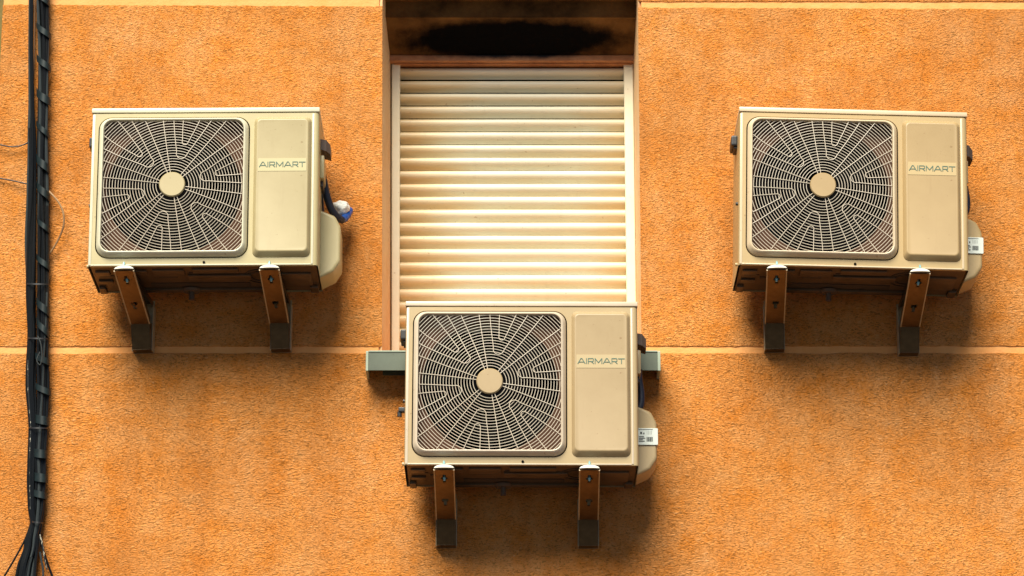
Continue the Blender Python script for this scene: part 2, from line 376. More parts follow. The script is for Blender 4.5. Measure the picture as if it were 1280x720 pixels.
# ------------------------------------------------------------------ window with roller shutter
win = empty('shuttered_window', (ax(640, 437, FR), FR, az(640, 437, FR)))
tag(win, 'window closed by a cream slatted roller shutter, above the lowest air conditioner', 'window')
wi = Matrix.Translation(-Vector(win.location))
def wb(mb, name, m, smooth=False, parent=win, label=None):
    off = win.location if parent == win else (0, 0, 0)
    mb.v = [(v[0] - win.location.x, v[1] - win.location.y, v[2] - win.location.z) for v in mb.v]
    return mb.build(name, m, parent, smooth, label)
zw0 = az(640, 445, FR) - .02; zw1 = az(640, 80.5, FR)
sl0, sl1 = at(499.3, 430, FR), at(500.3, 82, FR); sr0, sr1 = at(784, 430, FR), at(779.5, 82, FR)
def sxl(z): t = (z - sl0[1]) / (sl1[1] - sl0[1]); return sl0[0] + t * (sl1[0] - sl0[0])
def sxr(z): t = (z - sr0[1]) / (sr1[1] - sr0[1]); return sr0[0] + t * (sr1[0] - sr0[0])
def rail(fo, fi):
    s = 1 if fi(zw0) > fo(zw0) else -1; L = []
    for z in (zw0, zw1):
        a, b = fo(z) + s * .0004, fi(z)
        L.append([(a, FR + .06, z), (a, FR + .0, z), (a + s * .003, FR - .003, z), (b - s * .003, FR - .003, z), (b, FR, z), (b, FR + .012, z), (b - s * .006, FR + .014, z), (b - s * .006, FR + .06, z)])
    return MB().loops(L, True, True)
wb(rail(fxl, sxl), 'guide_rail', M['rail']); wb(rail(fxr, sxr), 'guide_rail', M['rail'])
# shutter box beam over the slats
hb = MB().box(oxl(zw1) - .01, oxr(zw1) + .012, FR - .03, FR + .05, zw1 + .0015, az(640, 70, FR - .02), .003)
hb.box(fxl(zw1) + .01, fxr(zw1) - .006, FR - .012, FR + .04, zw1 - .003, zw1 + .0008)
BB = mat('stained_shade_painted_board', (.50, .23, .10), .8, var=(.30, .12, .05), vscale=14, stretch=(1, 1, 2)); paint_shade(BB, (ZS0 + ZS1) / 2 - .004, (ZS0 - ZS1) / 2 * 1.05)  # same recess shade painted over the board's own stains
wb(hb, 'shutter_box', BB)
# slats
pitch = (az(640, 98.2, FR) - az(640, 358, FR)) / 16.0
z = az(640, 98.2, FR) + pitch * 0.98
ms = MB(); prof = [(.017, 0.0), (.001, -.01), (-.002, -.025), (-.0075, -.08), (-.0115, -.20), (-.0120, -.38), (-.0085, -.50), (-.0045, -.58), (-.0035, -.60), (.003, -.68), (.009, -.76), (.013, -.83), (.014, -.86), (.017, -.865)]
k = 0
while z > zw0:
    xa, xb = sxl(z) - .004, sxr(z) + .004
    dz = random.gauss(0, .0004); tw = random.gauss(0, .0005)
    gf = (.80 + .17 * min(1, k / 11.0)) / .885; k += 1
    L = [[(x, FR + .022 + p[0] + tw, z + dz + pitch * p[1] * gf) for p in prof] for x in (xa, xb)]
    ms.loops(L, True, True); z -= pitch
mS = M['slat']; nS = mS.node_tree; bS = nS.nodes['Principled BSDF']; src = bS.inputs['Base Color'].links[0].from_socket
tS = nS.nodes.new('ShaderNodeTexCoord'); sS = nS.nodes.new('ShaderNodeSeparateXYZ'); nS.links.new(tS.outputs['Object'], sS.inputs[0])
nz = nS.nodes.new('ShaderNodeTexNoise'); nz.inputs['Scale'].default_value = 1; nz.inputs['Detail'].default_value = 5
mz = nS.nodes.new('ShaderNodeMapping'); mz.inputs['Scale'].default_value = (3, 1, 40); nS.links.new(tS.outputs['Object'], mz.inputs[0]); nS.links.new(mz.outputs[0], nz.inputs[0])
ab = nS.nodes.new('ShaderNodeMath'); ab.operation = 'ABSOLUTE'; sh = nS.nodes.new('ShaderNodeMath'); sh.operation = 'ADD'; sh.inputs[1].default_value = -.06
nS.links.new(sS.outputs[0], sh.inputs[0]); nS.links.new(sh.outputs[0], ab.inputs[0])
ma = nS.nodes.new('ShaderNodeMath'); ma.operation = 'MULTIPLY_ADD'; ma.inputs[1].default_value = .45; nS.links.new(nz.outputs[0], ma.inputs[0]); nS.links.new(ab.outputs[0], ma.inputs[2])
mr = nS.nodes.new('ShaderNodeMapRange'); mr.inputs[1].default_value = .44; mr.inputs[2].default_value = .68; mr.inputs[4].default_value = .8; nS.links.new(ma.outputs[0], mr.inputs[0])
mm = nS.nodes.new('ShaderNodeMix'); mm.data_type = 'RGBA'; mm.blend_type = 'MULTIPLY'; mm.inputs[7].default_value = (.92, .70, .42, 1)
nS.links.new(mr.outputs[0], mm.inputs[0]); nS.links.new(src, mm.inputs[6]); nS.links.new(mm.outputs[2], bS.inputs['Base Color'])
slats = wb(ms, 'roller_shutter', M['slat'], True)
wb(MB().box(fxl(zw0), fxr(zw0), FR + .046, FR + .07, zw0, zw1), 'backing', M['dark'])
# sill
SY = -.11
sx0, sz0 = at(458.2, 463, SY); sx1, sz1 = at(824, 438.5, SY)
z1 = az(640, 438, SY)
s_ = MB().box(sx0, sx1, SY, SY + .004, sz0, z1 - .006, .001); s_.box(sx0, sx1, SY + .0045, -.004, z1 - .012, z1 - .006); s_.box(oxl(z1) + .004, oxr(z1) - .004, -.006, FR - .006, z1 - .06, z1 - .007)
sill = wb(s_, 'sill', M['sill'])
e = MB().box(sx0 - .003, sx0 + .006, SY - .003, -.004, sz0 - .002, z1 - .003, .0015); e.box(sx1 - .006, sx1 + .004, SY - .003, -.004, sz0 - .002, z1 - .003, .0015)
e.box(sx0 + .0065, sx1 - .0065, SY - .003, -.004, z1 - .0055, z1 - .001)
ed = wb(e, 'edge_trim', M['sillend']); ed.parent = sill

# ------------------------------------------------------------------ air conditioner (origin: front lower left corner of the casing)
W, H, D = .800, .585, .300
def inrr(x, z, x0, z0, x1, z1, r):
    if not (x0 < x < x1 and z0 < z < z1): return False
    cx = min(max(x, x0 + r), x1 - r); cz = min(max(z, z0 + r), z1 - r)
    return (x - cx) ** 2 + (z - cz) ** 2 <= r * r + 1e-12
STROKES = {'A': (1.35, [[(0, 0), (.56, 1), (.79, 1), (1.35, 0)], [(.27, .30), (1.08, .30)]]),
           'I': (.12, [[(.06, 0), (.06, 1)]]),
           'R': (1.08, [[(.06, 0), (.06, 1), (.92, 1), (1.02, .9), (1.02, .55), (.92, .42), (.06, .42)], [(.62, .42), (1.06, 0)]]),
           'M': (1.40, [[(.06, 0), (.06, 1), (.70, .18), (1.34, 1), (1.34, 0)]]),
           'T': (1.15, [[(0, .96), (1.15, .96)], [(.575, 0), (.575, .96)]])}
def lettering(x0, x1, z0, z1, y, smudge=False):
    word = 'AIRMART'; gap = .22; tot = sum(STROKES[c][0] for c in word) + gap * 6
    sx = (x1 - x0) / tot; h = z1 - z0; mb = MB(); X = x0; st = .0013
    for c in word:
        wd, ss = STROKES[c]
        for pl in ss:
            for (a, b), (c2, d) in zip(pl[:-1], pl[1:]):
                p = Vector((X + a * sx, z0 + b * h)); q = Vector((X + c2 * sx, z0 + d * h)); dr = (q - p).normalized(); nn = Vector((-dr.y, dr.x)) * st
                p -= dr * st * .8; q += dr * st * .8
                mb.prism([(p + nn)[:], (q + nn)[:], (q - nn)[:], (p - nn)[:]], 'y', y - .0006, y + .0006 * random.random() * .5)
        X += (wd + gap) * sx
    return mb
def make_unit():
    u = empty('air_conditioner', (0, 0, 0))
    HZ = H - .020                                # top of casing below the lid
    hx0, hz0, hx1, hz1, hr = .0245, .0275, .5570, .5510, .046     # cut-out for the fan bezel
    c = MB(); r = .013
    # front sheet with cut-out (outer corners of the sheet meet the rounded edges)
    inner = rr(hx0, hz0, hx1, hz1, hr, 0); n = len(inner) // 4
    out = []
    for q, (cx, cz) in enumerate(((W - r, .0), (W - r, HZ), (r, HZ), (r, 0))): out += [(cx, 0, cz)] * n
    c.loops([out, inner, rr(hx0, hz0, hx1, hz1, hr, .010)])
    # rounded vertical edges, sides, rear and folded lower lip
    def side(xc, sgn):
        pl = [(xc, 0)] + [(xc + sgn * r * math.sin(R(a)), r - r * math.cos(R(a))) for a in (18, 36, 54, 72, 90)] + [(xc + sgn * r, D)]
        V = [(p[0], p[1], 0) for p in pl] + [(p[0], p[1], HZ) for p in pl]; k = len(pl)
        c.add(V, [(i, i + 1, k + i + 1, k + i) for i in range(k - 1)])
    side(W - r, 1); side(r, -1)
    c.add([(0, D, 0), (W, D, 0), (W, D, HZ), (0, D, HZ)], [(0, 1, 2, 3)])
    c.add([(r, 0, 0), (W - r, 0, 0), (W - r, .012, 0), (r, .012, 0), (r, .012, .006), (W - r, .012, .006)], [(0, 1, 2, 3), (3, 2, 5, 4)])
    c.add([(r, .0, HZ), (W - r, .0, HZ), (W - r, D, HZ), (r, D, HZ)], [(0, 1, 2, 3)])
    # standing fold beside the service panel
    cas = c.build('casing', M['cream'], u, True)
    MB().box(W - .0235, W - .0165, -.0026, .0005, .004, HZ - .004, .0012).build('corner_fold', M['bezel'], cas, True)  # folds paler than the casing: edge highlight put into their colour
    MB().box(.0035, .0125, -.0016, .0012, .003, HZ - .003, .0007).build('corner_fold', M['bezel'], cas, True)
    MB().box(.012, W - .024, -.0018, .0005, .0015, .0055, .0008).build('lower_fold', M['bezel'], cas, True)
    for sx_, sz_ in ((.405, .012),):
        s1 = MB().cyl((sx_, -.0035, sz_), .0045, .0045, 'y', 12); s1.box(sx_ - .0036, sx_ + .0036, -.0042, -.0034, sz_ - .0006, sz_ + .0006)
        s1.build('screw', M['fan'], cas)
    # lid
    lid = MB().box(-.0015, W + .0015, -.004, D + .004, HZ + .003, H, .004).build('top_cover', M['bezel'], u, True)
    # shroud with round fan opening, fan, coil
    cx, cz, fr_ = .2910, .2890, .239
    ci = [(cx + fr_ * math.cos(R(a)), .030, cz + fr_ * math.sin(R(a))) for a in [-90 + 90 * q + 90 * k / 7 for q in range(4) for k in range(8)]]
    co = rr(hx0 - .004, hz0 - .004, hx1 + .004, hz1 + .004, .03, .030)
    cb = [(x, .090, z) for x, y, z in ci]
    MB().loops([rr(hx0 - .004, hz0 - .004, hx1 + .004, hz1 + .004, .03, .014), co, ci, cb]).build('fan_shroud', M['shroud'], u)
    fan = MB(); fan.cyl((cx, .055, cz), .062, .05, 'y', 28)
    for b in range(3):
        V = []; n1, n2 = 8, 8
        for i in range(n1 + 1):
            rr_ = .055 + (.222 - .055) * i / n1
            for j in range(n2 + 1):
                a = R(120 * b + 10 + 16 * i / n1 + (j / n2) * (86 - 12 * i / n1)); V.append((cx + rr_ * math.cos(a), .050 + .055 * j / n2, cz + rr_ * math.sin(a)))
        fan.add(V, [(i * (n2 + 1) + j, i * (n2 + 1) + j + 1, (i + 1) * (n2 + 1) + j + 1, (i + 1) * (n2 + 1) + j) for i in range(n1) for j in range(n2)])
    fan.build('fan', M['fan'], u, True)
    coil = MB().box(.02, .56, D - .035, D - .006, .01, HZ - .01)
    for k in range(60): coil.box(.024 + k * .009, .0252 + k * .009, D - .045, D - .035, .02, HZ - .02)
    coil.build('condenser_coil', M['dark'], u)
    # bezel
    MB().loops([rr(hx0 - .003, hz0 - .003, hx1 + .003, hz1 + .003, hr, .011), rr(hx0 + .012, hz0 + .012, hx1 - .012, hz1 - .012, hr - .01, .0105)]).build('gap_shade_ring', M['dark'], u)  # black ring added to paint the shade in the gap round the bezel
    bx0, bz0, bx1, bz1 = .0285, .0315, .5530, .5470
    def off(d, y, r_): return rr(bx0 + d, bz0 + d * 1.05, bx1 - d, bz1 - d * .8, r_, y)
    bz = MB().loops([off(0, .008, .043), off(0, -.003, .043), off(.002, -.008, .042), off(.008, -.0175, .039), off(.0110, -.0215, .037), off(.0135, -.0228, .035), off(.0158, -.0222, .033), off(.0172, -.019, .032), off(.0185, -.004, .030)])
    bz.build('grille_frame', M['bezel'], u, True)
    # wire guard: concentric rings and six groups of nested hairpins
    gx0, gz0, gx1, gz1 = .0455, .0490, .5360, .5335; grr = .030
    gm = MB(); yw = -.0135
    def clipped(pts, rad, yy):
        run = []
        for p in pts + [None]:
            ok = p is not None and inrr(p[0], p[1], gx0, gz0, gx1, gz1, grr)
            if ok: run.append((p[0], yy(p), p[1]))
            else:
                if len(run) > 2: gm.tube(run, rad, 5, False)
                run = []
    dome = lambda p: yw - .010 * max(0, 1 - ((p[0] - cx) ** 2 + (p[1] - cz) ** 2) / .075)
    rad = .0575
    while rad < .335:
        ns = int(90 + rad * 700); clipped([(cx + rad * math.cos(2 * math.pi * k / ns), cz + rad * math.sin(2 * math.pi * k / ns)) for k in range(ns + 1)], .00112, dome)
        rad += .0102
    front = lambda p: dome(p) - .0032
    for gph in range(6):
        ph = 75.5 + 60 * gph
        for r0, w0, wid in ((.156, .0105, 5.8), (.104, .0190, 13.8), (0, 0, 22.5)):
            def leg(sgn):
                o = R(wid) * sgn; P0 = Vector((.36 * math.cos(o), .36 * math.sin(o)))
                P1 = Vector((r0 + w0, w0 * sgn)) if w0 else Vector((.046 * math.cos(R(24)), .046 * math.sin(R(24)) * sgn))
                nn = Vector((-(P1 - P0).y, (P1 - P0).x)).normalized(); out = []
                for i in range(61):
                    t = i / 60.0; bul = (-.0090 if sgn > 0 else -.0045) * sgn * math.sin(math.pi * t ** .8) * (.35 if not w0 else 1)
                    out.append(P0.lerp(P1, t) + nn * bul)
                return out
            la, lb = leg(-1), leg(1)
            bend = [Vector((r0 + w0 - w0 * math.sin(math.pi * k / 16) * 1.15, -w0 * math.cos(math.pi * k / 16))) for k in range(1, 16)] if w0 else []
            def W_(q):
                a = R(ph); return (cx + q.x * math.cos(a) - q.y * math.sin(a), cz + q.x * math.sin(a) + q.y * math.cos(a))
            if w0: clipped([W_(q) for q in la + bend + lb[::-1]], .00130, front)
            else:
                for l_ in (la, lb): clipped([W_(q) for q in l_], .00130, front)
    grille = gm.build('fan_grille', M['wire'], u, True)
    hb = MB().cyl((cx, -.032, cz), .0455, .004, 'y', 40); hb.cyl((cx, -.0355, cz), .0425, .0035, 'y', 40, .0455)
    hb.build('hub_cap', M['panel'], grille, True)
    # service panel
    px0, pz0, px1, pz1 = .5720, .0290, .7740, .5490
    sp_ = MB().loops([rr(px0, pz0, px1, pz1, .020, .0005), rr(px0 + .0015, pz0 + .0015, px1 - .0015, pz1 - .0015, .020, -.003), rr(px0 + .010, pz0 + .016, px1 - .010, pz1 - .013, .016, -.018),
                      rr(px0 + .0125, pz0 + .0185, px1 - .0125, pz1 - .0155, .015, -.0195), rr(px0 + .016, pz0 + .022, px1 - .016, pz1 - .019, .012, -.0190)], False, True)
    pn = sp_.build('service_panel', M['panel'], u, True)
    MB().box(px0 + .0165, px1 - .0165, -.0200, -.0192, .3405, .3880).build('name_strip', M['strip'], pn)
    lettering(.5935, .7535,   .3560, .3738, -.0206).build('lettering', M['green'], pn)
    # base pan seen from below
    bp = MB().box(.008, W - .006, .0125, D - .004, .004, .020)
    bp.box(.10, .20, .05, .09, -.004, .0045, .002); bp.box(.22, .33, .045, .11, -.003, .0045, .002)
    bp.box(.36, .52, .035, .075, -.004, .0045, .002); bp.box(.34, .56, .10, .15, -.005, .0045, .002)
    bp.box(.66, .77, .09, .22, -.004, .0045, .002); bp.box(.02, .07, .06, .10, -.004, .0045, .002); bp.box(.02, .07, .16, .19, -.004, .0045, .002)
    bp.box(.16, .62, .255, .285, -.006, .0045, .002); bp.box(.012, .035, .23, .292, -.008, .0045, .002); bp.box(W - .04, W - .012, .23, .292, -.008, .0045, .002)
    pan = bp.build('base_pan', M['pan'], u, True)
    rc = MB()
    rc.box(.20, .55, .20, .24, .0015, .0042); rc.box(.03, .08, .115, .128, .0015, .0042); rc.box(.085, .105, .14, .16, .0015, .0042)
    rc.box(.345, .50, .082, .092, .0015, .0042); rc.box(.235, .30, .122, .140, .0015, .0042); rc.box(.64, .652, .06, .24, .0015, .0042)
    for k in range(28):
        a0 = R(360 * k / 28); a1 = R(360 * (k + 1) / 28)
        for ra, rb in ((.040, .048), (.060, .066)):
            q = [(.60 + ra * math.cos(a0), .13 + ra * 1.2 * math.sin(a0)), (.60 + rb * math.cos(a0), .13 + rb * 1.2 * math.sin(a0)), (.60 + rb * math.cos(a1), .13 + rb * 1.2 * math.sin(a1)), (.60 + ra * math.cos(a1), .13 + ra * 1.2 * math.sin(a1))]
            rc.prism(q, 'z', .0015, .0042)
    rc.build('pressed_recess', M['pandark'], pan)
    dr = MB().cyl((.338, .262, -.012), .027, .010, 'z', 28, .032); dr.cyl((.338, .262, -.040), .010, .030, 'z', 18)
    dr.build('drain_spout', M['brownp'], u, True)
    # right side: hand hold, terminal cover, valve cover
    hh = MB().loops([[(W - .002, y, z) for y, z in ((.09, .500), (.19, .500), (.19, .462), (.09, .462))],
                     [(W + .020, y, z) for y, z in ((.095, .498), (.185, .498), (.185, .456), (.095, .456))],
                     [(W + .034, y, z) for y, z in ((.105, .482), (.175, .482), (.175, .448), (.105, .448))]], True, True)
    hh.build('carry_handle', M['brownp'], u)
    MB().box(W - .001, W + .014, .08, .20, .350, .435, .004).build('terminal_cover', M['cream'], u, True)
    MB().box(W + .0, W + .010, .10, .18, .325, .346, .002).build('cable_clamp', M['black'], u)
    hl = MB().box(-.022, .002, .10, .19, .478, .516, .006); hl.box(-.012, .002, .11, .18, .470, .480, .002)
    hl.build('carry_handle', M['black'], u)
    for zz in (.016, .24): MB().cyl((-.008, .05, zz), .006, .009, 'x', 10).build('screw', M['black'] if zz > .1 else M['cream'], cas)
    pv = [(0, .256), (.046, .236), (.054, .229), (.070, .198), (.072, .188), (.072, .068), (.069, .058), (.050, .028), (.044, .023), (0, .002)]
    def ins(d): 
        return [(max(0, x - d) if x > 0 else 0, z + (-d if z > .1 else d)) for x, z in pv]
    vl = MB().loops([[(W - .002 + x, y, z) for x, z in ins(d)] for y, d in ((.1502, .0095), (.1500, .0075), (.1512, .0040), (.154, .0015), (.159, 0), (.285, 0))], True, True)
    vl.v = vl.v
    vl.build('valve_cover', M['cream'], u, True)
    return u
proto = make_unit()
def sticker(u):
    vc = [c for c in u.children if c.name.startswith('valve_cover')][0]
    b = MB().box(W + .002, W + .0705, .1455, .1485, .112, .172, .0008); b.box(W + .0695, W + .0735, .1455, .200, .113, .171, .0008)
    st = b.build('rating_sticker', M['sticker'], vc)
    i = MB(); y0, y1 = .1445, .1455
    i.box(W + .012, W + .019, y0, y1, .151, .158); i.box(W + .023, W + .027, y0, y1, .150, .156); i.box(W + .006, W + .056, y0, y1, .1665, .1678)
    for k, (a, b_) in enumerate(((.007, .026), (.007, .030), (.007, .022), (.007, .028))): i.box(W + a, W + b_, y0, y1, .140 - k * .0055, .1425 - k * .0055)
    for k in range(9): i.box(W + .034 + k * .0024, W + .0352 + k * .0024 + .0005 * (k % 3), y0, y1, .124, .140)
    for k in range(4): i.box(W + .036 + k * .005, W + .0368 + k * .005, y0, y1, .149, .162)
    i.build('printed_marks', M['ink'], st)
UY = -.385
def repaint(u, tint, seed):
    cache = {}
    def walk(o):
        for c in o.children:
            if c.type == 'MESH':
                m = c.data.materials[0]
                if m.name.split('.')[0] in ('cream_enamel', 'pale_plastic', 'tan_panel', 'yellowed_strip'):
                    if m.name not in cache:
                        k = m.copy(); cache[m.name] = k; b = k.node_tree.nodes['Principled BSDF']
                        for nd in k.node_tree.nodes:
                            if nd.type == 'VALTORGB':
                                for e in nd.color_ramp.elements: e.color = [e.color[i] * tint[i] for i in range(3)] + [1]
                            if nd.type == 'MAPPING': nd.inputs['Location'].default_value = (seed, seed * 1.7, seed * .6)
                        if not any(nd.type == 'VALTORGB' for nd in k.node_tree.nodes): b.inputs['Base Color'].default_value = [b.inputs['Base Color'].default_value[i] * tint[i] for i in range(3)] + [1]
                    c.material_slots[0].link = 'OBJECT'; c.material_slots[0].material = cache[m.name]
            walk(c)
    walk(u)
def place(u, px, py, roll):
    x, z = at(px, py, UY); u.location = (x, UY, z); u.rotation_euler = (0, R(roll), 0)
units = [proto, copy_tree(proto), copy_tree(proto)]
place(units[0], 109.0, 332.9, -.35); place(units[1], 505, 581, .15); place(units[2], 923.0, 330.5, 1.55)
labs = ['cream air conditioner at left with a black pipe and blue sleeve at its side',
        'lowest air conditioner, mounted in front of the shuttered window and its sill',
        'tan air conditioner on the right-hand wall, hanging slightly tilted down to the right']
for u, l in zip(units, labs): tag(u, l, 'air conditioner', 'air conditioners on the orange wall')
for u in units[1:]: sticker(u)
gl = MB().box(-.024, .001, .06, .085, .205, .222, .004); gl.cyl((-.020, .072, .190), .008, .018, 'z', 12); gl.build('cable_gland', M['black'], units[1])
repaint(units[0], (1.0, 1.04, 1.0), 3.1); repaint(units[1], (.93, .86, .84), 7.7); repaint(units[2], (.98, .87, .76), 12.9)

# ------------------------------------------------------------------ wall brackets
def make_bracket():
    b = empty('wall_bracket', (0, 0, 0))
    hw = .034; t = .0025; L_ = -.392
    # slanting channel, open upward; s runs 0..1 from tip to foot
    p0 = Vector((L_, -.018)); p1 = Vector((-.088, -.116)); p2 = Vector((-.050, -.198))
    def strip(mb, pa, pb, x0, x1):
        d = (pb - pa).normalized(); n = Vector((-d.y, d.x)) * t
        if n.y < 0: n = -n
        mb.prism([tuple(pa), tuple(pb), tuple(pb + n), tuple(pa + n)], 'x', x0, x1)
    fl = [MB(), MB()]; arm = MB(); ln = (p1 - p0).length; d = (p1 - p0).normalized()
    cuts = [(0, .030, None), (.030, .046, .0055), (.046, .060, .0105), (.060, .078, .0055), (.078, .185, None), (.185, .203, .0110), (.203, .228, .0055), (.228, ln, None)]
    for a, c_, g_ in cuts:
        A = p0 + d * a; Bq = p0 + d * c_; wa = hw - .003 * (a / ln)
        if g_ is None: strip(arm, A, Bq, -wa, wa)
        else: strip(arm, A, Bq, -wa, -g_); strip(arm, A, Bq, g_, wa)
    nrm = Vector((-d.y, d.x)); nrm = nrm if nrm.y > 0 else -nrm
    for s in (-1, 1):
        x0, x1 = (hw - t, hw) if s > 0 else (-hw, -hw + t)
        a = p0 + nrm * t * 1.2; bq = p1 + nrm * t * 1.2
        arm.prism([tuple(a), tuple(bq), tuple(bq + nrm * .026), (p0.x + .03, -.0125), (p0.x, -.0125)], 'x', x0 - .0003 * s, x1 + .0003 * s)
        lp0 = p0 - nrm * .0012; lp1 = p1 - nrm * .0012; xx = s * (hw - .0005)
        fl[s > 0].prism([tuple(lp0), tuple(lp1), tuple(lp1 + nrm * .006), tuple(lp0 + nrm * .006)], 'x', xx - .0021, xx + .0021)
    # tip flange
    arm.box(-hw + .003, hw - .003, L_ - .001, L_ + .0012, -.0145, -.006)
    arm.build('brace_arm', M['shaded_steel'], b)
    for f_ in fl: f_.build('flange', M['flange'], b)
    # horizontal top arm
    ta = MB().box(-hw + .004, hw - .004, L_ + .01, -.003, -.0145, -.0120); ta.box(-hw + .0042, -hw + .0062, L_ + .03, -.01, -.030, -.0146); ta.box(hw - .0062, hw - .0042, L_ + .03, -.01, -.030, -.0146)
    ta.build('top_arm', M['shaded_steel'], b)
    # wall leg (channel with flanges forward)
    lg = MB().box(-hw, hw, -.005, -.002, -.200, -.004); lg.box(-hw - .003, -hw, -.040, -.002, -.200, -.030); lg.box(hw, hw + .003, -.040, -.002, -.200, -.030)
    ftc = MB(); ft = ftc; strip(ft, p1 + Vector((0, -.0006)), p2, -hw + .0035, hw - .0035); 
    for s in (-1, 1):
        xx = s * (hw - .0015)
        ftc.prism([(-.088, -.114), (-.050, -.198), (-.0045, -.199), (-.0045, -.09)], 'x', xx - .0014, xx + .0014)
    ftc.box(-hw + .003, hw - .003, -.050, -.0045, -.1995, -.1965)
    ftc.build('foot_plate', M['shaded_steel'], b)
    lg.build('wall_leg', M['flange'], b)
    # rubber pad and bolt at the tip
    pd = MB(); n = 18; Ls = []
    for k in range(7):
        a = math.pi * k / 6 * .5; rx, ry = .034 * math.cos(a) + .0005, .016 * math.cos(a) + .0005; zz = -.0115 + .0125 * math.sin(a)
        Ls.append([(rx * math.cos(2 * math.pi * j / n), L_ + .006 - .006 + ry * math.sin(2 * math.pi * j / n) * .6 - .002, zz) for j in range(n)])
    pd.loops(Ls, True, True).build('rubber_pad', M['rubber'], b, True)
    bo = MB().cyl((0, L_ - .003, .001), .0048, .009, 'z', 6); bo.cyl((0, L_ - .003, .009), .003, .005, 'z', 10)
    bo.build('bolt', M['zinc'], b); bo = MB()
    bo.cyl((0, L_ + .060, -.040), .0042, .026, 'z', 10); bo.cyl((0, L_ + .060, -.034), .0078, .006, 'z', 6)
    bo.build('bolt', M['zinc'], b)
    return b
bproto = make_bracket()
def put_bracket(b, tip_px, foot_px, u):
    # stands under its unit: the height comes from the unit's underside above it
    xt = ax(tip_px[0], tip_px[1], -.392); xf = ax(foot_px[0], foot_px[1], -.02)
    yaw = math.atan2(xt - xf, .372)
    loc = Vector((xf, 0, 0)); dxu = xt - u.location.x
    zz = u.location.z - dxu * math.tan(u.rotation_euler.y)
    b.location = (xf, -.0, zz - .002); b.rotation_euler = (0, 0, yaw)
# (yaw turns the arm sideways on its wall leg; brackets are never quite square to the wall)
bl = [((155.5, 334), (179.5, 440), 0, 'left bracket under the left air conditioner, its arm twisted well to one side'),
      ((337, 334), (351.5, 440), 0, 'right bracket under the left air conditioner, below its service panel'),
      ((555, 585), (558, 680), 1, 'left bracket under the lowest air conditioner below the window'),
      ((737, 585), (735.5, 680), 1, 'right bracket under the lowest air conditioner below the window'),
      ((971.5, 334), (968.5, 440), 2, 'left bracket under the tilted air conditioner on the right'),
      ((1150, 339), (1135.5, 440), 2, 'right bracket under the tilted air conditioner, leaning inwards at its foot')]
for i, (tp, fp, ui, lab) in enumerate(bl):
    b = bproto if i == 0 else copy_tree(bproto)
    put_bracket(b, tp, fp, units[ui]); tag(b, lab, 'bracket', 'steel wall brackets under the air conditioners')

# ------------------------------------------------------------------ side pipes
def pt(px, py, y): x, z = at(px, py, y); return Vector((x, y, z))
def rel(root, mb, name, m, smooth=True, parent=None):
    l = root.location; mb.v = [(v[0] - l.x, v[1] - l.y, v[2] - l.z) for v in mb.v]
    return mb.build(name, m, parent or root, smooth)
p = empty('refrigerant_pipe', pt(432, 266, 0)); tag(p, 'black insulated pipe running from the left air conditioner into white foam in the wall', 'pipe')
path = smooth_path([pt(401, 214, -.20), pt(404, 224, -.20), pt(408, 243, -.185), pt(414, 261, -.165), pt(422, 272, -.14), pt(428, 275, -.115)])
rel(p, MB().tube(path, .0135, 12), 'pipe_insulation', M['navy'])
path = smooth_path([pt(427, 274.5, -.118), pt(431, 272.5, -.10), pt(435, 267, -.075), pt(437, 262.5, -.05)])
rel(p, MB().tube(path, [.0135 + .001 * math.sin(i) for i in range(len(path))], 14), 'blue_sleeve', M['blue'])
fo = bmesh.new(); bmesh.ops.create_icosphere(fo, subdivisions=4, radius=1)
c0 = pt(426, 261, -.085)
from mathutils import noise
mbf = MB(); vs = []
for v in fo.verts:
    q = v.co; k_ = 1 + .22 * noise.noise(q * 1.7) + .06 * noise.noise(q * 6)
    vs.append((c0.x + q.x * .036 * k_, c0.y + q.y * .036 * k_, c0.z + q.z * .027 * k_))
fo.verts.index_update(); mbf.add(vs, [[v.index for v in f.verts] for f in fo.faces]); fo.free()
rel(p, mbf, 'foam_plug', M['foam'])
path = smooth_path([pt(401.5, 218, -.21), pt(402.5, 240, -.21), pt(403.5, 255, -.20), pt(404, 264, -.2)])
rel(p, MB().tube(path, .0035, 8), 'thin_wire', M['black'])
for px0_, pts_, lab in ((0, [(798, 462), (799, 475), (801.5, 492), (801, 506), (797, 514)], 'black insulated pipe between the lowest air conditioner and its valve cover'),
                        (1, [(1206, 234), (1207, 241), (1208.5, 250), (1208, 262), (1204, 270)], 'black insulated pipe at the side of the tilted right air conditioner')):
    yy = -.22
    q = empty('refrigerant_pipe', pt(*pts_[0], yy)); tag(q, lab, 'pipe')
    rel(q, MB().tube(smooth_path([pt(a, b_, yy) for a, b_ in pts_]), .0125, 12), 'pipe_insulation', M['navy'])
    rel(q, MB().tube(smooth_path([pt(pts_[0][0] - 3, pts_[0][1] - 6, yy + .02), pt(pts_[1][0], pts_[1][1] - 4, yy + .02), pt(*pts_[3], yy + .02)]), .0045, 8), 'thin_wire', M['black'])

